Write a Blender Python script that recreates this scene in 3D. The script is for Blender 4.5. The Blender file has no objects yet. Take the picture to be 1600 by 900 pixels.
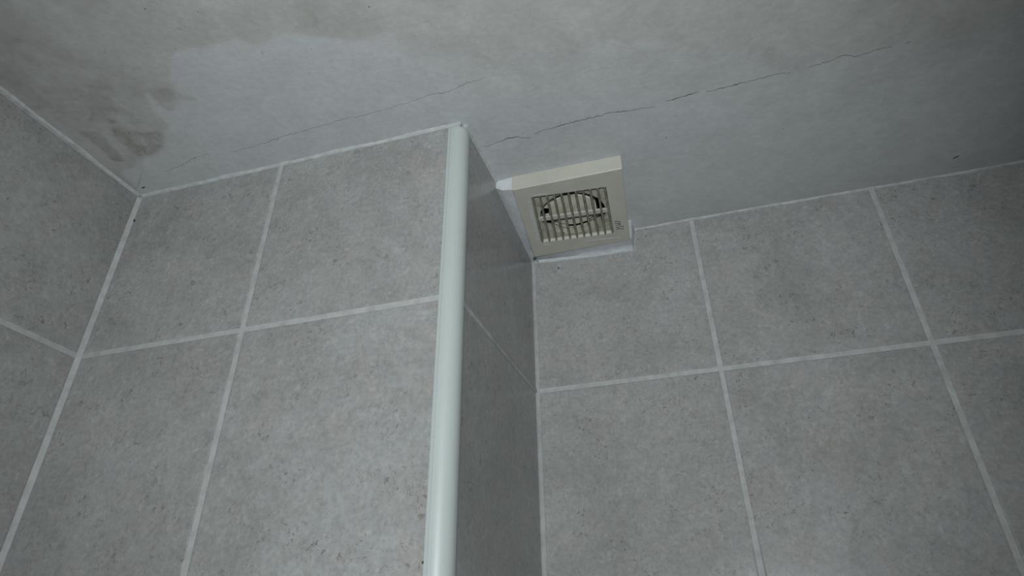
import bpy, bmesh, math, random
from mathutils import Vector, Matrix, noise

# ------------------------------------------------------------------ set-up
scene = bpy.context.scene
COL = scene.collection
H = 2.40                       # ceiling height above the floor
rnd = random.Random(7)

# camera -----------------------------------------------------------------
CAM = Vector((0.7523, -0.5889, H - 0.5902))
YAW, PITCH, ROLL = 0.28958, 0.60589, -0.01953
FPX = 1038.0
fwd = Vector((-math.sin(YAW) * math.cos(PITCH), math.cos(YAW) * math.cos(PITCH), math.sin(PITCH)))
right = Vector((math.cos(YAW), math.sin(YAW), 0))
up = right.cross(fwd)
r2 = right * math.cos(ROLL) + up * math.sin(ROLL)
u2 = -right * math.sin(ROLL) + up * math.cos(ROLL)
cd = bpy.data.cameras.new('camera')
cam = bpy.data.objects.new('camera', cd)
COL.objects.link(cam)
M = Matrix((r2, u2, -fwd)).transposed().to_4x4()
M.translation = CAM
cam.matrix_world = M
cd.sensor_fit = 'HORIZONTAL'
cd.sensor_width = 36.0
cd.lens = 36.0 * FPX / 1600.0
cd.shift_x = -8.0 / 1600.0
cd.shift_y = -111.05 / 1600.0
cd.clip_start = 0.01
scene.camera = cam

# world: the faint even light of the closed room --------------------------
w = bpy.data.worlds.new('room_ambient')
scene.world = w
w.use_nodes = True
w.node_tree.nodes['Background'].inputs[0].default_value = (0.80, 0.95, 1.0, 1)
w.node_tree.nodes['Background'].inputs[1].default_value = 0.0

# the photographer's lamp, held a little behind the lens ------------------
sd = bpy.data.lights.new('hand_lamp', 'SPOT')
sd.energy = 50.0
sd.color = (0.925, 0.985, 1.0)
sd.spot_size = math.radians(85)
sd.spot_blend = 1.0
sd.shadow_soft_size = 0.03
lamp = bpy.data.objects.new('hand_lamp', sd)
COL.objects.link(lamp)
LPOS = Vector((0.84, -1.00, H - 0.60))
lamp.location = LPOS
AIM = Vector((0.50, 0.03, H - 0.21))
lamp.rotation_euler = (AIM - LPOS).to_track_quat('-Z', 'Y').to_euler()

scene.view_settings.view_transform = 'Standard'
scene.view_settings.look = 'None'
scene.view_settings.gamma = 1.0
scene.view_settings.use_curve_mapping = False
scene.view_settings.exposure = 0.0

# ------------------------------------------------------------------ materials
def new_mat(name):
    m = bpy.data.materials.new(name)
    m.use_nodes = True
    nt = m.node_tree
    return m, nt, nt.nodes['Principled BSDF']

def node(nt, typ, **kw):
    n = nt.nodes.new(typ)
    for k, v in kw.items():
        setattr(n, k, v)
    return n

def noise_tex(nt, vec, scale, detail=4, rough=0.55, dist=0.0):
    n = node(nt, 'ShaderNodeTexNoise')
    n.inputs['Scale'].default_value = scale
    n.inputs['Detail'].default_value = detail
    n.inputs['Roughness'].default_value = rough
    n.inputs['Distortion'].default_value = dist
    if vec is not None:
        nt.links.new(vec, n.inputs['Vector'])
    return n

def ramp(nt, fac, stops, interp='LINEAR'):
    r = node(nt, 'ShaderNodeValToRGB')
    r.color_ramp.interpolation = interp
    el = r.color_ramp.elements
    while len(el) < len(stops):
        el.new(0.5)
    for e, (p, c) in zip(el, stops):
        e.position = p
        e.color = (c[0], c[1], c[2], 1) if isinstance(c, tuple) else (c, c, c, 1)
    nt.links.new(fac, r.inputs['Fac'])
    return r

def mix(nt, fac, a, b, blend='MIX'):
    n = node(nt, 'ShaderNodeMix', data_type='RGBA', blend_type=blend)
    for sock, val in ((n.inputs[0], fac), (n.inputs[6], a), (n.inputs[7], b)):
        if isinstance(val, bpy.types.NodeSocket):
            nt.links.new(val, sock)
        elif isinstance(val, tuple):
            sock.default_value = (val[0], val[1], val[2], 1)
        else:
            sock.default_value = val
    return n.outputs[2]

def bump(nt, bsdf, height, strength, dist):
    b = node(nt, 'ShaderNodeBump')
    b.inputs['Strength'].default_value = strength
    b.inputs['Distance'].default_value = dist
    nt.links.new(height, b.inputs['Height'])
    nt.links.new(b.outputs[0], bsdf.inputs['Normal'])

def make_tile_mat():
    m, nt, bs = new_mat('grey_stone_look_tile')
    tc = node(nt, 'ShaderNodeTexCoord')
    oi = node(nt, 'ShaderNodeObjectInfo')
    mul = node(nt, 'ShaderNodeMath', operation='MULTIPLY')
    mul.inputs[1].default_value = 37.0
    nt.links.new(oi.outputs['Random'], mul.inputs[0])
    add = node(nt, 'ShaderNodeVectorMath', operation='ADD')
    nt.links.new(tc.outputs['Object'], add.inputs[0])
    nt.links.new(mul.outputs[0], add.inputs[1])
    v = add.outputs[0]
    big = noise_tex(nt, v, 9.0, 5, 0.6, 0.6)
    c = ramp(nt, big.outputs['Fac'], [(0.30, (0.243, 0.249, 0.243)), (0.50, (0.285, 0.290, 0.284)), (0.72, (0.320, 0.327, 0.322))]).outputs[0]
    warm = noise_tex(nt, v, 23.0, 5, 0.65, 0.8)
    wf = ramp(nt, warm.outputs['Fac'], [(0.50, 0.0), (0.75, 0.55)]).outputs[0]
    c = mix(nt, wf, c, (0.310, 0.282, 0.262))
    med = noise_tex(nt, v, 70.0, 5, 0.7)
    mf = ramp(nt, med.outputs['Fac'], [(0.30, 0.90), (0.70, 1.09)]).outputs[0]
    c = mix(nt, 1.0, c, mf, 'MULTIPLY')
    grit = noise_tex(nt, v, 190.0, 6, 0.75)
    gf = ramp(nt, grit.outputs['Fac'], [(0.34, 0.86), (0.66, 1.12)]).outputs[0]
    c = mix(nt, 1.0, c, gf, 'MULTIPLY')
    pale = noise_tex(nt, v, 95.0, 3, 0.6, 0.5)
    pf = ramp(nt, pale.outputs['Fac'], [(0.62, 0.0), (0.75, 0.45)]).outputs[0]
    c = mix(nt, pf, c, (0.42, 0.43, 0.42))
    speck = noise_tex(nt, v, 210.0, 2, 0.5, 1.0)
    sparse = noise_tex(nt, v, 30.0, 3, 0.6)
    sm = node(nt, 'ShaderNodeMath', operation='MULTIPLY')
    sf = ramp(nt, speck.outputs['Fac'], [(0.58, 0.0), (0.68, 1.0)]).outputs[0]
    ss = ramp(nt, sparse.outputs['Fac'], [(0.45, 0.0), (0.65, 0.8)]).outputs[0]
    nt.links.new(sf, sm.inputs[0]); nt.links.new(ss, sm.inputs[1])
    c = mix(nt, sm.outputs[0], c, (0.15, 0.13, 0.115))
    nt.links.new(c, bs.inputs['Base Color'])
    bs.inputs['Roughness'].default_value = 0.20
    bs.inputs['Specular IOR Level'].default_value = 0.30
    bump(nt, bs, med.outputs['Fac'], 0.06, 0.0006)
    return m

def make_simple(name, col, rough, var=0.06, scale=40.0, bs_strength=0.1, bdist=0.0006, spec=0.4, col2=None):
    m, nt, bs = new_mat(name)
    tc = node(nt, 'ShaderNodeTexCoord')
    n = noise_tex(nt, tc.outputs['Object'], scale, 5, 0.6)
    lo = col2 or tuple(x * (1 - 2 * var) for x in col)
    hi = tuple(min(1, x * (1 + var)) for x in col)
    c = ramp(nt, n.outputs['Fac'], [(0.32, lo), (0.60, hi)]).outputs[0]
    nt.links.new(c, bs.inputs['Base Color'])
    bs.inputs['Roughness'].default_value = rough
    bs.inputs['Specular IOR Level'].default_value = spec
    if bs_strength:
        bump(nt, bs, n.outputs['Fac'], bs_strength, bdist)
    return m

def make_ceiling_mat():
    m, nt, bs = new_mat('patched_white_plaster')
    tc = node(nt, 'ShaderNodeTexCoord')
    v = tc.outputs['Object']
    at = node(nt, 'ShaderNodeAttribute', attribute_name='wear')
    sep = node(nt, 'ShaderNodeSeparateColor')
    nt.links.new(at.outputs['Color'], sep.inputs[0])
    cloud = noise_tex(nt, v, 14.0, 6, 0.62, 0.4)
    old = ramp(nt, cloud.outputs['Fac'], [(0.32, (0.385, 0.385, 0.366)), (0.66, (0.460, 0.467, 0.452))]).outputs[0]
    fresh = ramp(nt, cloud.outputs['Fac'], [(0.30, (0.465, 0.482, 0.487)), (0.68, (0.500, 0.518, 0.522))]).outputs[0]
    c = mix(nt, sep.outputs[0], old, fresh)
    blot = noise_tex(nt, v, 42.0, 6, 0.7, 1.2)
    bf = ramp(nt, blot.outputs['Fac'], [(0.34, 0.35), (0.62, 1.25)]).outputs[0]
    bm_ = node(nt, 'ShaderNodeMath', operation='MULTIPLY', use_clamp=True)
    nt.links.new(sep.outputs[1], bm_.inputs[0]); nt.links.new(bf, bm_.inputs[1])
    c = mix(nt, bm_.outputs[0], c, (0.235, 0.228, 0.205))
    mot = noise_tex(nt, v, 28.0, 6, 0.7, 0.8)
    mf = ramp(nt, mot.outputs['Fac'], [(0.35, 0.955), (0.65, 1.03)]).outputs[0]
    c = mix(nt, 1.0, c, mf, 'MULTIPLY')
    c = mix(nt, sep.outputs[2], c, (0.62, 0.65, 0.65))
    fine = noise_tex(nt, v, 120.0, 4, 0.65)
    ff = ramp(nt, fine.outputs['Fac'], [(0.30, 0.93), (0.70, 1.05)]).outputs[0]
    c = mix(nt, 1.0, c, ff, 'MULTIPLY')
    pock = noise_tex(nt, v, 260.0, 2, 0.5, 0.8)
    pz = noise_tex(nt, v, 11.0, 3, 0.6)
    pm = node(nt, 'ShaderNodeMath', operation='MULTIPLY')
    a = ramp(nt, pock.outputs['Fac'], [(0.64, 0.0), (0.72, 1.0)]).outputs[0]
    b = ramp(nt, pz.outputs['Fac'], [(0.52, 0.0), (0.66, 0.45)]).outputs[0]
    nt.links.new(a, pm.inputs[0]); nt.links.new(b, pm.inputs[1])
    inv = node(nt, 'ShaderNodeMath', operation='SUBTRACT')
    inv.inputs[0].default_value = 1.1
    nt.links.new(sep.outputs[0], inv.inputs[1])
    pm2 = node(nt, 'ShaderNodeMath', operation='MULTIPLY')
    nt.links.new(pm.outputs[0], pm2.inputs[0]); nt.links.new(inv.outputs[0], pm2.inputs[1])
    c = mix(nt, pm2.outputs[0], c, (0.25, 0.25, 0.235))
    nt.links.new(c, bs.inputs['Base Color'])
    bs.inputs['Roughness'].default_value = 0.75
    bs.inputs['Specular IOR Level'].default_value = 0.25
    hsum = node(nt, 'ShaderNodeMath', operation='ADD')
    nt.links.new(cloud.outputs['Fac'], hsum.inputs[0])
    hm = node(nt, 'ShaderNodeMath', operation='MULTIPLY')
    hm.inputs[1].default_value = 0.25
    nt.links.new(fine.outputs['Fac'], hm.inputs[0])
    nt.links.new(hm.outputs[0], hsum.inputs[1])
    bump(nt, bs, hsum.outputs[0], 0.22, 0.004)
    return m

MT = {
    'tile': make_tile_mat(),
    'ceiling': make_ceiling_mat(),
    'grout': make_simple('pale_grey_grout', (0.365, 0.376, 0.368), 0.85, 0.08, 60, 0.2, 0.0008, 0.2),
    'caulk': make_simple('white_plaster_caulk', (0.415, 0.433, 0.433), 0.7, 0.08, 90, 0.35, 0.0015, 0.25),
    'filler': make_simple('white_filler', (0.53, 0.555, 0.575), 0.75, 0.05, 70, 0.35, 0.002, 0.25),
    'smear': make_simple('thin_dried_paint', (0.455, 0.465, 0.445), 0.7, 0.05, 120, 0.3, 0.0008, 0.25),
    'pvc': make_simple('white_pvc_trim', (0.425, 0.465, 0.452), 0.40, 0.015, 8, 0.0, 0, 0.45),
    'cream': make_simple('yellowed_cream_plastic', (0.44, 0.435, 0.375), 0.42, 0.03, 25, 0.03, 0.0004, 0.4),
    'hub': make_simple('grubby_cream_plastic', (0.52, 0.505, 0.415), 0.5, 0.08, 60, 0.05, 0.0004, 0.35, (0.36, 0.345, 0.27)),
    'slat': make_simple('dusty_shaded_cream_plastic', (0.225, 0.22, 0.175), 0.5, 0.10, 160, 0.1, 0.0005, 0.35, (0.12, 0.115, 0.085)),  # dusty cream, darkened to carry the shade on the slat sides
    'yellow': make_simple('aged_yellow_plastic', (0.37, 0.365, 0.295), 0.5, 0.10, 90, 0.1, 0.0005, 0.35, (0.24, 0.235, 0.18)),
    'duct': make_simple('shaded_dark_duct', (0.020, 0.019, 0.015), 0.8, 0.2, 120, 0.1, 0.0005, 0.2),  # near-black stands in for the shade inside the duct
    'ink': make_simple('dark_grey_print', (0.10, 0.10, 0.092), 0.6, 0.1, 80, 0.0, 0, 0.3),
    'crack': make_simple('dark_crack_line', (0.085, 0.085, 0.08), 0.9, 0.15, 150, 0.0, 0, 0.1),
    'hair': make_simple('grey_hairline_crack', (0.22, 0.225, 0.22), 0.9, 0.2, 150, 0.0, 0, 0.1),
    'dirt': make_simple('dark_dirt', (0.05, 0.048, 0.04), 0.8, 0.2, 300, 0.1, 0.0005, 0.2),
    'grime': make_simple('grey_grime', (0.13, 0.13, 0.12), 0.8, 0.2, 300, 0.1, 0.0005, 0.2),
    'floor': make_simple('grey_floor_tile', (0.22, 0.22, 0.215), 0.4, 0.1, 12, 0.05, 0.0008),
}

# ------------------------------------------------------------------ helpers
def link(name, verts, faces, mat, parent=None, smooth=False, origin=None):
    if origin is not None:
        verts = [Vector(v) - origin for v in verts]
    me = bpy.data.meshes.new(name)
    me.from_pydata([tuple(v) for v in verts], [], faces)
    bm = bmesh.new(); bm.from_mesh(me)
    bmesh.ops.recalc_face_normals(bm, faces=bm.faces)
    bm.to_mesh(me); bm.free()
    if smooth:
        for p in me.polygons:
            p.use_smooth = True
    me.materials.append(mat)
    o = bpy.data.objects.new(name, me)
    COL.objects.link(o)
    if parent is not None:
        o.parent = parent
    elif origin is not None:
        o.location = origin
    return o

def tag(o, label, cat, kind=None, group=None):
    o['label'] = label
    o['category'] = cat
    if kind: o['kind'] = kind
    if group: o['group'] = group
    return o

def box_vf(x0, x1, y0, y1, z0, z1):
    v = [(x0, y0, z0), (x1, y0, z0), (x1, y1, z0), (x0, y1, z0), (x0, y0, z1), (x1, y0, z1), (x1, y1, z1), (x0, y1, z1)]
    f = [(0, 3, 2, 1), (4, 5, 6, 7), (0, 1, 5, 4), (1, 2, 6, 5), (2, 3, 7, 6), (3, 0, 4, 7)]
    return v, f

def struct_box(name, b, mat, label, cat):
    v, f = box_vf(*b)
    o = link(name, v, f, mat)
    return tag(o, label, cat, 'structure')

CA, CB = -0.0022, -0.0094
def ceil_z(x, y):
    return H + CA * x + CB * y

# ------------------------------------------------------------------ the room
P, R = 0.5073, 0.3143          # pier corner, depth of the recess
XR, YR = 1.78, -1.60           # unseen right wall, wall behind the camera
REC = 0.0007                   # grout lies this far behind the tile faces
ROW = H - 0.2505               # first horizontal joint

wall_front = struct_box('wall_front', (-0.1, P - 0.0145, REC, 0.12, 0, H - 0.001), MT['grout'],
    'tiled wall at left centre that juts out as far as the white corner trim', 'wall')
wall_side = struct_box('wall_side', (P - 0.1, P - 0.0005, 0.0145, R + 0.1, 0, H - 0.001), MT['grout'],
    'narrow dark tiled return wall between the white corner trim and the fan', 'wall')
wall_back = struct_box('wall_back', (P - REC, XR + 0.1, R + REC, R + 0.1, 0, H - 0.001), MT['grout'],
    'set back tiled wall below the extractor fan and to its right', 'wall')
wall_left = struct_box('wall_left', (-0.1, -REC, YR, REC, 0, H - 0.001), MT['grout'],
    'tiled side wall at the far left edge of the picture', 'wall')
wall_right = struct_box('wall_right', (XR + REC, XR + 0.1, YR, R + REC, 0, H - 0.001), MT['grout'],
    'tiled side wall outside the picture on the right', 'wall')
wall_rear = struct_box('wall_rear', (-0.1, XR + 0.1, YR - 0.1, YR, 0, H - 0.001), MT['tile'],
    'grey wall behind the camera', 'wall')
floor = struct_box('floor', (-0.1, XR + 0.1, YR - 0.1, R + 0.1, -0.1, 0), MT['floor'],
    'grey floor far below the picture', 'floor')

# tiles ------------------------------------------------------------------
TH = 0.006
tile_cache = {}
def tile_mesh(w_, h_):
    key = (round(w_, 4), round(h_, 4))
    if key in tile_cache:
        return tile_cache[key]
    v = []
    e1, e2 = 0.0009, 0.0026
    for inset, dep in ((0.0, TH), (0.0, 0.0009), (e1, 0.0003), (e2, 0.0)):
        a, b = w_ / 2 - inset, h_ / 2 - inset
        v += [(-a, dep, -b), (a, dep, -b), (a, dep, b), (-a, dep, b)]
    f = []
    for k in range(3):
        for i in range(4):
            j = (i + 1) % 4
            f.append((4 * k + i, 4 * k + j, 4 * k + 4 + j, 4 * k + 4 + i))
    f.append((12, 13, 14, 15))
    me = bpy.data.meshes.new('tile')
    me.from_pydata(v, [], f)
    bm = bmesh.new(); bm.from_mesh(me)
    bmesh.ops.recalc_face_normals(bm, faces=bm.faces)
    bm.to_mesh(me); bm.free()
    me.materials.append(MT['tile'])
    tile_cache[key] = me
    return me

def lay(wall, place, rotz, spans, rows):
    """place(s, z) -> world point of the tile face; tile local -Y looks into the room"""
    for (s0, s1) in spans:
        for (z0, z1) in rows:
            o = bpy.data.objects.new('tile', tile_mesh(s1 - s0, z1 - z0))
            COL.objects.link(o)
            o.location = place((s0 + s1) / 2, (z0 + z1) / 2)
            o.rotation_euler = (rnd.uniform(-.0012, .0012), 0, rotz + rnd.uniform(-.0012, .0012))
            o.parent = wall

G = 0.0031                      # half of a joint
TW, TT = 0.2605, 0.334
rows = [(ROW + G, H - 0.0035)]
z = ROW
while z > 0.02:
    rows.append((max(z - TT, 0.002) + (G if z - TT > 0 else 0), z - G)); z -= TT
def spans_from(joints):
    return [(a + G, b - G) for a, b in zip(joints[:-1], joints[1:])]
lay(wall_front, lambda s, z: (s, 0, z), 0.0, [(0.0042, 0.2378 - G), (0.2378 + G, P - 0.0185)], rows)
lay(wall_side, lambda s, z: (P, s, z), math.pi / 2, [(0.0165, R - 0.001)], rows)
bj = [0.7673 + TW * k for k in range(0, 4)]
lay(wall_back, lambda s, z: (s, R, z), 0.0, [(P + 0.0045, 0.7673 - G)] + spans_from(bj) + [(bj[-1] + G, XR - .002)], rows)
lj = [-0.27 - TW * k for k in range(0, 6)]
lay(wall_left, lambda s, z: (0, s, z), math.pi / 2, [(-0.27 + G, -0.0045)] + [(b + G, a - G) for a, b in zip(lj[:-1], lj[1:])], rows)
rj = [R - 0.004] + [R - TW * k for k in range(1, 8)]
lay(wall_right, lambda s, z: (XR, s, z), -math.pi / 2, [(b + G, a - G) for a, b in zip(rj[:-1], rj[1:])], rows)

v_, f_ = [], []
for yy in (0.018, R):
    for dx, dz in ((-0.003, -0.0036), (0.0004, -0.0036), (0.0013, -0.0016), (0.0014, 0.0008), (0.0004, 0.0036), (-0.003, 0.0036)):
        v_.append((P + dx, yy, ROW + dz))
for i in range(6):
    f_.append((i, (i + 1) % 6, 6 + (i + 1) % 6, 6 + i))
f_ += [tuple(range(6)), tuple(range(6, 12))]
link('grout_joint', v_, f_, MT['grout'], wall_side)

# ceiling ----------------------------------------------------------------
NEW = [(-0.001, -0.0011), (0.0169, -0.0547), (0.0358, -0.0574), (0.0621, -0.0663), (0.0777, -0.0683), (0.0948, -0.0697), (0.1224, -0.0946), (0.1443, -0.1132), (0.144, -0.1378), (0.1545, -0.1691), (0.1657, -0.1711), (0.1646, -0.1371), (0.1971, -0.1441), (0.2008, -0.1653), (0.2022, -0.1811), (0.2237, -0.2001), (0.2607, -0.211), (0.2915, -0.2068), (0.3187, -0.2038), (0.3234, -0.1928), (0.3586, -0.1957), (0.418, -0.1739), (0.4706, -0.1532), (0.5291, -0.1071), (0.5649, -0.0751), (0.6394, -0.0615), (0.7118, -0.0434), (0.7766, -0.0277), (0.8833, 0.0117), (0.9844, 0.0493), (1.0939, 0.0543), (1.1563, 0.0458), (1.80, 0.10), (1.80, 0.35), (-0.02, 0.35)]
STAINS = [
    ([(0.0279, -0.1343), (0.0471, -0.1307), (0.0485, -0.1053), (0.0353, -0.0721), (0.0223, -0.072), (0.0255, -0.1033)], 0.68, 0.003),
    ([(0.0793, -0.1429), (0.0923, -0.13), (0.1068, -0.1126), (0.1247, -0.1043), (0.1178, -0.0868), (0.0866, -0.0724), (0.0654, -0.0723), (0.06, -0.0838), (0.0634, -0.1044), (0.0676, -0.1253)], 0.74, 0.0025),
    ([(0.0828, -0.2195), (0.1268, -0.2211), (0.1429, -0.1894), (0.1374, -0.1576), (0.1318, -0.1296), (0.1034, -0.1201), (0.0852, -0.1385), (0.0528, -0.1365), (0.0343, -0.1487), (0.0434, -0.1821)], 0.50, 0.03),
    ([(0.1666, -0.1763), (0.1885, -0.1726), (0.1935, -0.1622), (0.1731, -0.1402), (0.154, -0.1381), (0.1563, -0.1572)], 0.42, 0.003),
    ([(0.1972, -0.161), (0.2097, -0.148), (0.2076, -0.1407), (0.1979, -0.145)], 0.35, 0.003),
    ([(0.4609, -0.1946), (0.4786, -0.1845), (0.4763, -0.1645), (0.4612, -0.1657), (0.4561, -0.1783)], 0.16, 0.012),
    ([(0.6833, -0.0525), (0.7418, -0.0439), (0.7532, -0.0198), (0.7015, -0.029)], 0.20, 0.02),
    ([(0.3534, -0.2461), (0.4688, -0.2093), (0.4574, -0.1733), (0.3923, -0.1849), (0.3324, -0.1937), (0.3188, -0.1923), (0.2871, -0.212), (0.2656, -0.2065), (0.3053, -0.2355)], 0.16, 0.02),
]
STAINS.append(([(-.01, -.36), (.10, -.30), (.16, -.22), (.15, -.15), (.10, -.125), (.03, -.13), (-.01, -.15)], 0.34, 0.05))
SMEARS = [([(0.047, -0.123), (0.062, -0.108), (0.052, -0.075), (0.038, -0.064)], 0.10, 0.006),
          ([(0.152, -0.163), (0.158, -0.158), (0.150, -0.112), (0.135, -0.118)], 0.14, 0.006),
          ([(0.088, -0.132), (0.098, -0.138), (0.105, -0.118), (0.096, -0.115)], 0.10, 0.004),
          ([(0.9923, 0.0928), (1.025, 0.0945), (1.0676, 0.095), (1.1032, 0.1001), (1.10, 0.104), (1.03, 0.099)], 0.12, 0.003)]
def sdist(poly, x, y):
    """signed distance to a polygon, positive inside"""
    best = 1e9; ins = False
    n = len(poly)
    for i in range(n):
        x0, y0 = poly[i]; x1, y1 = poly[(i + 1) % n]
        dx, dy = x1 - x0, y1 - y0
        t = max(0, min(1, ((x - x0) * dx + (y - y0) * dy) / (dx * dx + dy * dy)))
        d = (x - x0 - t * dx) ** 2 + (y - y0 - t * dy) ** 2
        if d < best: best = d
        if (y0 > y) != (y1 > y) and x < x0 + (y - y0) / dy * dx:
            ins = not ins
    return math.sqrt(best) * (1 if ins else -1)
def sstep(a, b, x):
    t = max(0, min(1, (x - a) / (b - a)))
    return t * t * (3 - 2 * t)

FAN_A = Vector((0.5322, 0.1270, H - 0.0250))
FAN_B = Vector((0.6887, 0.1276, H - 0.0250))
FAN_C = Vector((0.6724, 0.2871, H - 0.0400))
FAN_D = Vector((0.5182, 0.2888, H - 0.0400))

def build_ceiling():
    xs, ys = [], []
    x = -0.06
    while x < XR + 0.05:
        xs.append(x); x += 0.004 if x < 1.35 else 0.03
    y = YR - 0.05
    while y < R + 0.06:
        ys.append(y); y += 0.03 if y < -0.40 else 0.004
    verts, cols = [], []
    bbs = [(min(p[0] for p in q[0]) - .06, max(p[0] for p in q[0]) + .06, min(p[1] for p in q[0]) - .06, max(p[1] for p in q[0]) + .06) for q in STAINS + SMEARS]
    for yy in ys:
        for xx in xs:
            n1 = noise.noise(Vector((xx * 3.1, yy * 3.1, 2.0)))
            n2 = noise.noise(Vector((xx * 9.0, yy * 9.0, 5.0)))
            zz = ceil_z(xx, yy) + 0.0012 * n1 + 0.0006 * n2
            verts.append((xx, yy, zz))
            wob = 0.006 * noise.fractal(Vector((xx * 22, yy * 22, 1.0)), 1.0, 2.0, 4)
            if yy < -0.45:
                cols.append((0, 0, 0, 1)); continue
            soft = 0.0035 + 0.09 * sstep(0.42, 0.62, xx)
            a = sstep(-soft, soft, sdist(NEW, xx, yy) + wob)
            s = sm = 0.0
            for i, (poly, k, sf) in enumerate(STAINS + SMEARS):
                b = bbs[i]
                if b[0] < xx < b[1] and b[2] < yy < b[3]:
                    m_ = k * sstep(-sf, sf, sdist(poly, xx, yy) + wob * 1.4)
                    m_ *= 0.75 + 0.5 * noise.noise(Vector((xx * 60, yy * 60, 9)))
                    if i < len(STAINS): s = max(s, m_)
                    else: sm = max(sm, m_)
            cols.append((a, s, sm, 1))
    nx = len(xs)
    faces = []
    cxy = (FAN_A + FAN_B + FAN_C + FAN_D) / 4
    for j in range(len(ys) - 1):
        for i in range(nx - 1):
            xm, ym = (xs[i] + xs[i + 1]) / 2, (ys[j] + ys[j + 1]) / 2
            if (xm - cxy.x) ** 2 + (ym - cxy.y) ** 2 < 0.058 ** 2:
                continue          # the hole for the fan duct
            faces.append((j * nx + i, (j + 1) * nx + i, (j + 1) * nx + i + 1, j * nx + i + 1))
    me = bpy.data.meshes.new('ceiling')
    me.from_pydata(verts, [], faces)
    ca = me.color_attributes.new('wear', 'FLOAT_COLOR', 'POINT')
    flat = [c for q in cols for c in q]
    ca.data.foreach_set('color', flat)
    for p in me.polygons: p.use_smooth = True
    me.materials.append(MT['ceiling'])
    o = bpy.data.objects.new('ceiling', me)
    COL.objects.link(o)
    return tag(o, 'white plaster ceiling with cracks, damp stains and patched areas', 'ceiling', 'structure')
ceiling = build_ceiling()
def ceil_surf(x, y):
    return ceil_z(x, y) + 0.0012 * noise.noise(Vector((x * 3.1, y * 3.1, 2.0))) + 0.0006 * noise.noise(Vector((x * 9, y * 9, 5)))

# cracks: thin jagged dark ribbons, slightly proud of the plaster ----------------
def crack(name, pts, wmax, mat, seed, label=None):
    r = random.Random(seed)
    fine = []
    for (a, b) in zip(pts[:-1], pts[1:]):
        L = math.hypot(b[0] - a[0], b[1] - a[1])
        n = max(2, int(L / 0.003))
        for k in range(n):
            t = k / n
            fine.append((a[0] + (b[0] - a[0]) * t, a[1] + (b[1] - a[1]) * t))
    fine.append(pts[-1])
    v, f = [], []
    n = len(fine)
    for i, (x, y) in enumerate(fine):
        j = min(i + 1, n - 1); k = max(i - 1, 0)
        d = Vector((fine[j][0] - fine[k][0], fine[j][1] - fine[k][1])).normalized()
        nrm = Vector((-d.y, d.x))
        jit = r.uniform(-0.0011, 0.0011)
        wd = wmax * (0.35 + 0.65 * abs(noise.noise(Vector((x * 55, y * 55, seed)))) * 2) * min(1, 0.25 + 3.0 * min(i, n - 1 - i) / n)
        c = Vector((x, y)) + nrm * jit
        zc = ceil_surf(c.x, c.y)
        for s, dz in ((-1, -0.0001), (0, -0.00035), (1, -0.0001)):
            q = c + nrm * wd * s * 0.5
            v.append((q.x, q.y, zc + dz))
    for i in range(n - 1):
        for s in (0, 1):
            f.append((3 * i + s, 3 * i + s + 1, 3 * i + 4 + s, 3 * i + 3 + s))
    o = link(name, v, f, mat, ceiling)
    if label: o['label'] = label
    return o
MAIN = [
    [(0.5169, 0.0534), (0.5488, 0.0475), (0.5624, 0.0466), (0.5758, 0.0522), (0.5811, 0.0553)],
    [(0.5884, 0.0484), (0.6067, 0.0453), (0.6199, 0.0444), (0.6459, 0.0427), (0.6712, 0.0422), (0.6882, 0.0404), (0.7162, 0.0445), (0.7283, 0.0449), (0.7444, 0.0453)],
    [(0.7609, 0.0412), (0.7767, 0.0405), (0.7925, 0.0387), (0.8035, 0.0376)],
    [(0.811, 0.0401), (0.8309, 0.0397), (0.8573, 0.0383), (0.8833, 0.0369), (0.8921, 0.0365), (0.9089, 0.0387)],
    [(0.9283, 0.0365), (0.9481, 0.0345), (0.9673, 0.0295), (0.9796, 0.0355), (0.9899, 0.0348), (1.0047, 0.0325), (1.0183, 0.033)],
    [(1.0331, 0.0328), (1.0396, 0.032)]]
for i, pl in enumerate(MAIN):
    crack('crack', pl, 0.0013 if i < 4 else 0.0010, MT['crack'], 11 + i, 'dark jagged crack running along the ceiling above the fan')
FAINT = [
    [(0.0743, -0.0361), (0.1067, -0.0402), (0.131, -0.0481), (0.1561, -0.0498)],
    [(0.1865, -0.0428), (0.2278, -0.0444), (0.2897, -0.0496), (0.3285, -0.0511), (0.3603, -0.0533), (0.4, -0.0527), (0.4299, -0.0538), (0.4725, -0.0576)],
    [(0.4725, -0.0576), (0.489, -0.0602), (0.5029, -0.0569), (0.5228, -0.0606), (0.539, -0.0641), (0.5615, -0.0655)],
    [(0.0447, -0.0457), (0.0287, -0.0327), (0.004, -0.0141)]]
for i, pl in enumerate(FAINT):
    crack('hairline_crack', pl, 0.0009, MT['hair'], 31 + i, 'faint hairline crack in the ceiling plaster')

def speck(c, nrm, ln, wd, ang, parent, seed, mat='dirt'):
    """a small raised lump of dirt lying on a surface"""
    r = random.Random(seed)
    nrm = Vector(nrm).normalized()
    t = nrm.orthogonal().normalized()
    t = Matrix.Rotation(ang, 3, nrm) @ t
    b = nrm.cross(t)
    v = [Vector(c) + nrm * wd * 0.35]
    n = 8
    for ring, hgt in ((0.6, 0.28), (1.0, 0.0)):
        for k in range(n):
            a = 2 * math.pi * k / n
            s = ring * r.uniform(0.75, 1.1)
            v.append(Vector(c) + t * math.cos(a) * ln * 0.5 * s + b * math.sin(a) * wd * 0.5 * s + nrm * (wd * hgt))
    f = [(0, 1 + k, 1 + (k + 1) % n) for k in range(n)]
    f += [(1 + k, 1 + n + k, 1 + n + (k + 1) % n, 1 + (k + 1) % n) for k in range(n)]
    return link('dirt_speck', v, f, MT[mat], parent, True)
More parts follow.
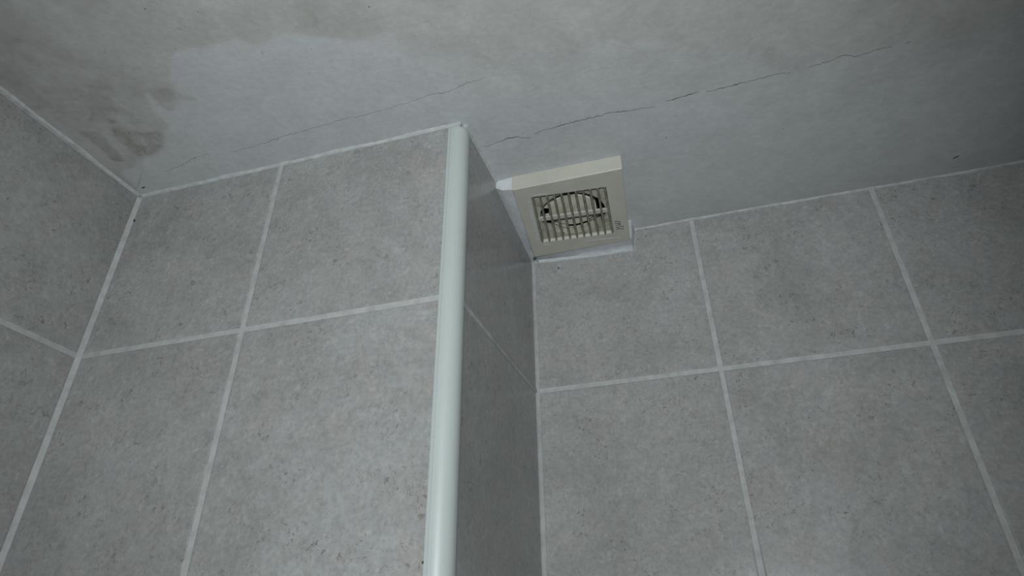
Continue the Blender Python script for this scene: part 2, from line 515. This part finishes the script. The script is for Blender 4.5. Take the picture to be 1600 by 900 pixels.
for i, (x, y, ln, wd, ang) in enumerate([(0.7535, 0.1098, .0035, .003, 0), (1.1329, 0.2743, .014, .0035, 1.35), (0.0189, -0.0156, .011, .004, .9), (0.2481, -0.2687, .003, .003, 0), (0.2983, -0.2484, .003, .002, 0),
                            (0.4759, -0.1985, .003, .003, 0), (0.3304, -0.1788, .004, .002, 1), (0.3868, -0.1666, .002, .002, 0), (0.9018, 0.1407, .003, .002, 0), (0.086, -0.116, .003, .003, 0), (0.071, -0.083, .007, .002, .4), (0.078, -0.079, .006, .002, 1.2)]):
    speck((x, y, ceil_surf(x, y) + 0.0002), (0, 0, -1), ln * .8, wd * .7, ang, ceiling, 50 + i, 'dirt' if i in (1, 2) else 'grime')
speck((0.5506, R, H - 0.0521), (0, -1, 0), .0035, .003, 0, wall_back, 71)
speck((0.0061, 0, H - 0.0452), (0.3, -1, 0), .008, .003, 1.3, wall_front, 72)
speck((0.4860, 0, H - 0.5075), (0, -1, 0), .003, .003, 0, wall_front, 73)

# plaster beads where the walls meet the ceiling ---------------------------
def bead(name, a, b, nrm, width, seed, label, dz=0.0, step=0.006):
    """ragged fillet from a to b; nrm points from the wall into the room"""
    r = random.Random(seed)
    a, b, nrm = Vector(a), Vector(b), Vector(nrm)
    n = int((b - a).length / step)
    v, f = [], []
    for i in range(n + 1):
        p = a.lerp(b, i / n)
        w1 = width * (0.8 + 0.55 * noise.noise(Vector((i * step * 22, seed, 0))) + r.uniform(-.14, .14))
        w2 = width * (0.8 + 0.55 * noise.noise(Vector((i * step * 17, seed, 4))) + r.uniform(-.14, .14))
        zc = ceil_surf(p.x, p.y) + dz
        base = Vector((p.x, p.y, zc))
        v += [base - nrm * 0.003 + Vector((0, 0, 0.003)),
              base - nrm * 0.003 - Vector((0, 0, w1)),
              base + nrm * 0.0006 - Vector((0, 0, w1 * 0.92)),
              base + nrm * w2 * 0.42 - Vector((0, 0, w1 * 0.40)),
              base + nrm * w2 * 0.95 - Vector((0, 0, 0.0006)),
              base + nrm * w2 + Vector((0, 0, 0.003))]
    for i in range(n):
        for k in range(6):
            f.append((6 * i + k, 6 * i + (k + 1) % 6, 6 * i + 6 + (k + 1) % 6, 6 * i + 6 + k))
    f.append(tuple(range(6))); f.append(tuple(6 * n + k for k in range(6)))
    o = link(name, v, f, MT['caulk'], None, True)
    return tag(o, label, 'trim', 'structure')
bead('trim_1', (0, 0, H), (P - 0.004, 0, H), (0, -1, 0), 0.0040, 3, 'white plaster bead along the ceiling above the jutting tiled wall')
bead('trim_2', (0, -1.5, H), (0, 0, H), (1, 0, 0), 0.0036, 5, 'white plaster bead along the ceiling above the left wall')
bead('trim_3', (P, 0.004, H), (P, 0.135, H), (1, 0, 0), 0.0034, 8, 'white plaster bead above the dark return wall beside the corner trim')
bead('trim_4', (0.672, R, H), (XR, R, H), (0, -1, 0), 0.0032, 9, 'thin white plaster bead along the ceiling right of the fan')

# the white corner trim -----------------------------------------------------
def corner_trim():
    rad = 0.0165
    cx, cy = P + 0.0022 - rad, -0.0022 + rad
    prof = [(cx - 0.0060, 0.003), (cx - 0.0060, -0.0012), (cx - 0.0026, -0.0016), (cx - 0.0020, -0.0006), (cx - 0.0008, -0.0006), (cx - 0.0004, cy - rad)]
    for k in range(0, 15):
        a = -math.pi / 2 + (math.pi / 2) * k / 14
        prof.append((cx + rad * math.cos(a), cy + rad * math.sin(a)))
    prof += [(cx + rad, cy + 0.0004), (P + 0.0006, cy + 0.0008), (P + 0.0006, cy + 0.0020), (P + 0.0016, cy + 0.0026), (P + 0.0012, cy + 0.0060), (P - 0.003, cy + 0.0060), (cx, cy)]
    v, f = [], []
    zs = [0.002, H - 0.30, H - 0.009, H - 0.005, H - 0.0028]
    shr = [0, 0, 0, 0.0006, 0.0022]
    n = len(prof)
    for zz, s in zip(zs, shr):
        for (x, y) in prof:
            d = Vector((cx - x, cy - y))
            if d.length > 1e-6: d = d.normalized() * s
            v.append((x + d.x, y + d.y, zz))
    for k in range(len(zs) - 1):
        for i in range(n):
            j = (i + 1) % n
            f.append((k * n + i, k * n + j, (k + 1) * n + j, (k + 1) * n + i))
    f.append(tuple(range(n))); f.append(tuple((len(zs) - 1) * n + i for i in range(n)))
    o = link('trim_5', v, f, MT['pvc'], None, False)
    for p in o.data.polygons:
        p.use_smooth = True
    o.data.set_sharp_from_angle(angle=math.radians(35))
    return tag(o, 'glossy white rounded plastic corner trim running down the outer tile corner', 'trim', 'structure')
corner_trim()

# grout packed into the two inner corners
def corner_grout(name, x, y, sx, wdt, label):
    v, f = [], []
    n = 60
    for k in range(n + 1):
        zz = 0.002 + (H - 0.006) * k / n
        w_ = wdt * (1 + 0.25 * noise.noise(Vector((zz * 9, x, 2))))
        v += [(x - sx * 0.002, y + 0.002, zz), (x + sx * w_, y + 0.002, zz), (x + sx * w_, y - 0.0004, zz), (x + sx * w_ * 0.42, y - w_ * 0.42, zz), (x + sx * 0.0004, y - w_, zz), (x - sx * 0.002, y - w_, zz)]
    for k in range(n):
        for i in range(6):
            f.append((6 * k + i, 6 * k + (i + 1) % 6, 6 * k + 6 + (i + 1) % 6, 6 * k + 6 + i))
    f.append(tuple(range(6))); f.append(tuple(6 * n + i for i in range(6)))
    o = link(name, v, f, MT['grout'], None, True)
    o.data.set_sharp_from_angle(angle=math.radians(50))
    tag(o, label, 'trim', 'structure')
corner_grout('trim_8', 0.0, 0.0, 1, 0.0050, 'pale grout fillet in the inner corner at the left wall')
corner_grout('trim_9', P, R, 1, 0.0040, 'pale grout fillet in the inner corner below the fan')

# filler packed round the fan -----------------------------------------------
def filler():
    def grid(rows_):
        v, f = [], []
        n = len(rows_[0])
        for r_ in rows_: v += r_
        for j in range(len(rows_) - 1):
            for i in range(n - 1):
                f.append((j * n + i, j * n + i + 1, (j + 1) * n + i + 1, (j + 1) * n + i))
        return v, f
    V3 = Vector
    secs = []
    # sections from the near end to the far corner along the pier, then along the back wall to the right end
    # each: (top at wall, low at wall, rounded low, low at fan, top at fan)
    N = 14
    for k in range(N + 1):
        t = k / N
        y = 0.1305 + (R - 0.1305) * t
        e = FAN_A.lerp(FAN_D, min(1, max(0, (y - 0.127) / (0.2888 - 0.127))))
        zw = H - 0.0125 - 0.0205 * t
        zf = e.z + 0.0012
        xw = P - 0.002
        jag = 0.0008 * noise.noise(V3((t * 9, 0, 3)))
        secs.append((V3((xw, y, H - 0.001)), V3((xw, y, zw + jag)), V3((P + 0.003, y - 0.001 * (1 - t), zw - 0.0035 + jag)),
                     V3((P + 0.010, y - 0.002 * (1 - t), (zw * .45 + zf * .55) - 0.002 * (1 - t) + jag)), V3((e.x + 0.0008, y - 0.003 * (1 - t), zf)), V3((e.x + 0.003, y - 0.003 * (1 - t), H - 0.001))))
    v, f = [], []
    for s in secs: v += list(s)
    n = 6
    for j in range(len(secs) - 1):
        for i in range(n):
            f.append((j * n + i, j * n + (i + 1) % n, (j + 1) * n + (i + 1) % n, (j + 1) * n + i))
    f.append(tuple(range(n))); f.append(tuple((len(secs) - 1) * n + i for i in range(n)))
    o = link('trim_6', v, f, MT['filler'], None, True)
    o.data.set_sharp_from_angle(angle=math.radians(40))
    tag(o, 'lumpy white filler strip between the fan and the dark return wall', 'filler', 'structure')
    secs = []
    for k in range(N + 1):
        t = k / N
        e = FAN_D.lerp(FAN_C, t)
        xw = P + 0.001 + (0.6715 - P) * t
        zw = H - 0.0335 - 0.0072 * math.sin(min(1, t * 1.15) * math.pi / 2)
        jag = 0.0007 * noise.noise(V3((t * 11, 4, 3)))
        xm = (xw + e.x) / 2
        zf = e.z + 0.0010
        secs.append((V3((xw, R + 0.002, H - 0.001)), V3((xw, R + 0.002, zw - 0.001 + jag)), V3((xw, R - 0.0022, zw - 0.0008 + jag)), V3((xw, R - 0.0045, zw + 0.0012 + jag)),
                     V3((xm, (R + e.y) / 2, (zw + zf) / 2 + 0.001 + jag)), V3((e.x, e.y - 0.0005, zf)), V3((e.x, e.y - 0.003, H - 0.001))))
    # run out at the right end: slope back up to the ceiling
    for dx, fz in ((0.002, 0.80), (0.004, 0.42), (0.006, 0.10)):
        secs.append(tuple(V3((q.x + dx, q.y + (0.0 if i < 4 else dx * 0.9), H - 0.001 - (H - 0.001 - q.z) * fz)) for i, q in enumerate(secs[N])))
    v, f = [], []
    for s in secs: v += list(s)
    n = 7
    for j in range(len(secs) - 1):
        for i in range(n):
            f.append((j * n + i, j * n + (i + 1) % n, (j + 1) * n + (i + 1) % n, (j + 1) * n + i))
    f.append(tuple(range(n))); f.append(tuple((len(secs) - 1) * n + i for i in range(n)))
    o = link('trim_7', v, f, MT['filler'], None, True)
    o.data.set_sharp_from_angle(angle=math.radians(40))
    tag(o, 'white filler ledge between the far edge of the fan and the back wall', 'filler', 'structure')
    # raised lip where the ledge meets the tiles
    v, f = [], []
    M_ = 30
    for k in range(M_ + 1):
        t = k / M_
        x = P + 0.001 + (0.6715 - P) * t
        zw = H - 0.0345 - 0.0072 * math.sin(min(1, t * 1.15) * math.pi / 2) + 0.0005 * noise.noise(V3((t * 20, 1, 1)))
        wv = 0.0022 + 0.0009 * noise.noise(V3((t * 14, 7, 1)))
        v += [V3((x, R + 0.002, zw + wv)), V3((x, R + 0.002, zw - wv)), V3((x, R - 0.0012, zw - wv)), V3((x, R - 0.003, zw)), V3((x, R - 0.0026, zw + wv))]
    for j in range(M_):
        for i in range(5):
            f.append((j * 5 + i, j * 5 + (i + 1) % 5, (j + 1) * 5 + (i + 1) % 5, (j + 1) * 5 + i))
    f.append(tuple(range(5))); f.append(tuple(M_ * 5 + i for i in range(5)))
    link('caulk_line', v, f, MT['caulk'], o, True)
    speck((0.5185, 0.2915, H - 0.0405), (0, -0.3, -1), .008, .003, 1.2, o, 90)
filler()

# ------------------------------------------------------------------ the extractor fan
def fan():
    A, B, C_, D = FAN_A, FAN_B, FAN_C, FAN_D
    nup = (B - A).cross(D - A).normalized()
    if nup.z < 0: nup = -nup
    base = (A + B + C_ + D) / 4
    def S(u, v, d=0.0):
        return A * ((1 - u) * (1 - v)) + B * (u * (1 - v)) + C_ * (u * v) + D * ((1 - u) * v) + nup * d
    TL, TR, BR, BL = Vector((.158, .150)), Vector((.830, .200)), Vector((.838, .838)), Vector((.128, .785))
    def Gp(s, t, d=0.0):
        q = TL * ((1 - s) * (1 - t)) + TR * (s * (1 - t)) + BR * (s * t) + BL * ((1 - s) * t)
        return S(q.x, q.y, d)
    root = bpy.data.objects.new('extractor_fan', None)
    COL.objects.link(root)
    root.location = base
    root.empty_display_size = 0.05
    tag(root, 'square yellowed cream extractor fan with slatted grille in the ceiling corner', 'fan')
    def part(name, v, f, mat, parent=root, smooth=False, sharp=None, label=None):
        o = link(name, [Vector(q) - base for q in v], f, mat, parent, smooth)
        if sharp: o.data.set_sharp_from_angle(angle=math.radians(sharp))
        if label: o['label'] = label
        return o
    FL = 0.0046                      # depth of the recessed grille floor
    # housing: four sides and the face with its square opening
    def topz(q):
        w_ = Vector(q); w_.z = ceil_z(w_.x, w_.y) + 0.004; return w_
    e = 0.006
    ring0 = [topz(S(*c)) for c in ((0, 0), (1, 0), (1, 1), (0, 1))]
    ring1 = [S(*c, 0.0011) for c in ((0, 0), (1, 0), (1, 1), (0, 1))]
    ring2 = [S(c[0], c[1], 0.0) for c in ((e, e), (1 - e, e), (1 - e, 1 - e), (e, 1 - e))]
    ring3 = [Gp(*c, 0.0) for c in ((-.015, -.015), (1.015, -.015), (1.015, 1.015), (-.015, 1.015))]
    ring4 = [Gp(*c, FL) for c in ((0, 0), (1, 0), (1, 1), (0, 1))]
    v = ring0 + ring1 + ring2 + ring3 + ring4
    f = []
    for k in range(4):
        for i in range(4):
            j = (i + 1) % 4
            f.append((4 * k + i, 4 * k + j, 4 * k + 4 + j, 4 * k + 4 + i))
    housing = part('housing', v, f, MT['cream'])
    # recessed floor with the round duct opening
    NS = 48
    RH = 0.455
    v, f = [], []
    for k in range(NS):
        a = 2 * math.pi * k / NS
        c, s = math.cos(a), math.sin(a)
        m_ = 0.5 / max(abs(c), abs(s))
        v.append(Gp(.5 + c * m_, .5 + s * m_, FL))
    for k in range(NS):
        a = 2 * math.pi * k / NS
        v.append(Gp(.5 + RH * math.cos(a), .5 + RH * math.sin(a), FL))
    for k in range(NS):
        a = 2 * math.pi * k / NS
        v.append(Gp(.5 + RH * math.cos(a), .5 + RH * math.sin(a), FL + 0.016))
    for r_ in range(2):
        for k in range(NS):
            j = (k + 1) % NS
            f.append((r_ * NS + k, r_ * NS + j, (r_ + 1) * NS + j, (r_ + 1) * NS + k))
    plate = part('grille_plate', v, f, MT['yellow'], label='yellowed recessed plate with a round opening')
    # duct: tube with a closed end, cavity shade put into its near-black colour
    v, f = [], []
    for d_, rr in ((FL + 0.016, RH - .002), (FL + 0.0161, RH + .02), (FL + 0.055, RH + .02)):
        for k in range(NS):
            a = 2 * math.pi * k / NS
            v.append(Gp(.5 + rr * math.cos(a), .5 + rr * math.sin(a), d_))
    for r_ in range(2):
        for k in range(NS):
            j = (k + 1) % NS
            f.append((r_ * NS + k, r_ * NS + j, (r_ + 1) * NS + j, (r_ + 1) * NS + k))
    f.append(tuple(2 * NS + k for k in range(NS)))
    part('duct', v, f, MT['duct'], label='round duct behind the slats, coloured near-black for the cavity shade')
    # impeller: hub cap and blades in the duct
    HD, HR = FL + 0.0072, 0.335
    v, f = [], []
    for d_, rr in ((HD + 0.012, HR), (HD + 0.0012, HR), (HD, HR - 0.012)):
        for k in range(NS):
            a = 2 * math.pi * k / NS
            v.append(Gp(.5 + rr * math.cos(a), .5 + rr * math.sin(a), d_))
    v.append(Gp(.5, .5, HD - 0.0008))
    for r_ in range(2):
        for k in range(NS):
            j = (k + 1) % NS
            f.append((r_ * NS + k, r_ * NS + j, (r_ + 1) * NS + j, (r_ + 1) * NS + k))
    for k in range(NS):
        f.append((2 * NS + k, 2 * NS + (k + 1) % NS, 3 * NS))
    hub = part('hub', v, f, MT['hub'], smooth=True, sharp=30, label='round cream motor hub behind the slats')
    nb = 4
    for b_ in range(nb):
        a0 = 2 * math.pi * (b_ + 0.5) / nb - 0.5
        v, f = [], []
        M_ = 6
        for th in (0, 0.0012):
            for k in range(M_ + 1):
                a = a0 + 1.0 * k / M_
                tw = 0.0075 * k / M_
                for rr in (HR - 0.02, RH - 0.035):
                    v.append(Gp(.5 + rr * math.cos(a), .5 + rr * math.sin(a), HD + 0.001 + tw + th))
        half = 2 * (M_ + 1)
        for k in range(M_):
            for o_ in (0, half):
                f.append((o_ + 2 * k, o_ + 2 * k + 1, o_ + 2 * k + 3, o_ + 2 * k + 2))
            f.append((2 * k, 2 * k + 2, half + 2 * k + 2, half + 2 * k))
            f.append((2 * k + 1, 2 * k + 3, half + 2 * k + 3, half + 2 * k + 1))
        f.append((0, 1, half + 1, half)); f.append((2 * M_, 2 * M_ + 1, half + 2 * M_ + 1, half + 2 * M_))
        part('blade', v, f, MT['hub'], hub)
    def gbox(s0, s1, t0, t1, d0, d1, ch=0.0):
        cs = ((s0, t0), (s1, t0), (s1, t1), (s0, t1))
        m0 = (s1 - s0) * ch
        cs0 = ((s0 + m0, t0), (s1 - m0, t0), (s1 - m0, t1), (s0 + m0, t1))
        v = [Gp(*c, d0) for c in cs0] + [Gp(*c, d1) for c in cs]
        f = [(0, 3, 2, 1), (4, 5, 6, 7), (0, 1, 5, 4), (1, 2, 6, 5), (2, 3, 7, 6), (3, 0, 4, 7)]
        return v, f
    # cross bar over the duct opening
    part('crossbar', *gbox(0.02, 0.98, 0.487, 0.556, FL - 0.0016, FL + 0.0018), MT['cream'], label='pale bar across the duct opening')
    # eleven slats
    for k in range(11):
        s = 0.004 + 0.992 * k / 10
        hw = 0.0165
        v, f = gbox(s - hw, s + hw, -0.012, 1.012, -0.0006, 0.0030, 0.22)
        part('slat', v, f, MT['slat'])
    # maker's mark printed in the lower right of the face
    strokes = [[(0.87, 0.682), (0.918, 0.696)], [(0.87, 0.712), (0.919, 0.726)], [(0.918, 0.696), (0.918, 0.747)], [(0.881, 0.745), (0.916, 0.743)], [(0.911, 0.764), (0.945, 0.774)], [(0.876, 0.764), (0.91, 0.79)], [(0.91, 0.79), (0.877, 0.802)], [(0.912, 0.799), (0.95, 0.816)], [(0.945, 0.774), (0.949, 0.788)]]
    v, f = [], []
    for (a, b) in strokes:
        a, b = Vector(a), Vector(b)
        d_ = (b - a).normalized(); n_ = Vector((-d_.y, d_.x)) * 0.0040
        i0 = len(v)
        for dd in (-0.00025, 0.0002):
            v += [S(*(a + n_), dd), S(*(b + n_), dd), S(*(b - n_), dd), S(*(a - n_), dd)]
        f += [tuple(i0 + q for q in face) for face in ((0, 3, 2, 1), (4, 5, 6, 7), (0, 1, 5, 4), (1, 2, 6, 5), (2, 3, 7, 6), (3, 0, 4, 7))]
    part('printed_mark', v, f, MT['ink'], housing, label='small dark printed mark on the fan face')
    # dried wall paint smeared on the face beside the grille
    for (u0, v0, u1, v1, wd, sd_) in ((.118, .17, .085, .80, .020, 1), (.30, .135, .17, .125, .014, 2), (.13, .825, .20, .86, .012, 3), (.55, .90, .90, .93, .016, 4)):
        v, f = [], []
        M_ = 16
        for k in range(M_ + 1):
            t = k / M_
            a_, b_ = Vector((u0, v0)), Vector((u1, v1))
            q = a_.lerp(b_, t)
            d_ = (b_ - a_).normalized(); n_ = Vector((-d_.y, d_.x))
            w0 = wd * math.sin(math.pi * min(1, t * .92 + .04)) ** .5 * (1 + .6 * noise.noise(Vector((t * 7, sd_, 0))))
            w1 = wd * math.sin(math.pi * min(1, t * .92 + .04)) ** .5 * (1 + .6 * noise.noise(Vector((t * 7, sd_, 5))))
            v += [S(*(q + n_ * w0), 0.0001), S(*(q + n_ * w0 * .5), -0.0003), S(*(q - n_ * w1 * .5), -0.0003), S(*(q - n_ * w1), 0.0001)]
        for k in range(M_):
            for i in range(3):
                f.append((4 * k + i, 4 * k + i + 1, 4 * k + 5 + i, 4 * k + 4 + i))
        part('paint_smear', v, f, MT['smear'], housing, smooth=True, label='dried pale paint smear')
    # dirt caught on the grille
    for i, (s, t, ln) in enumerate([(.315, .90, .004), (.40, .70, .003), (.30, .66, .004), (.62, .985, .003)]):
        c = Gp(s, t, FL - 0.0003) - base
        speck(c, (0, -.1, -1), ln, ln * .7, i, root, 120 + i)
    return root
fan()
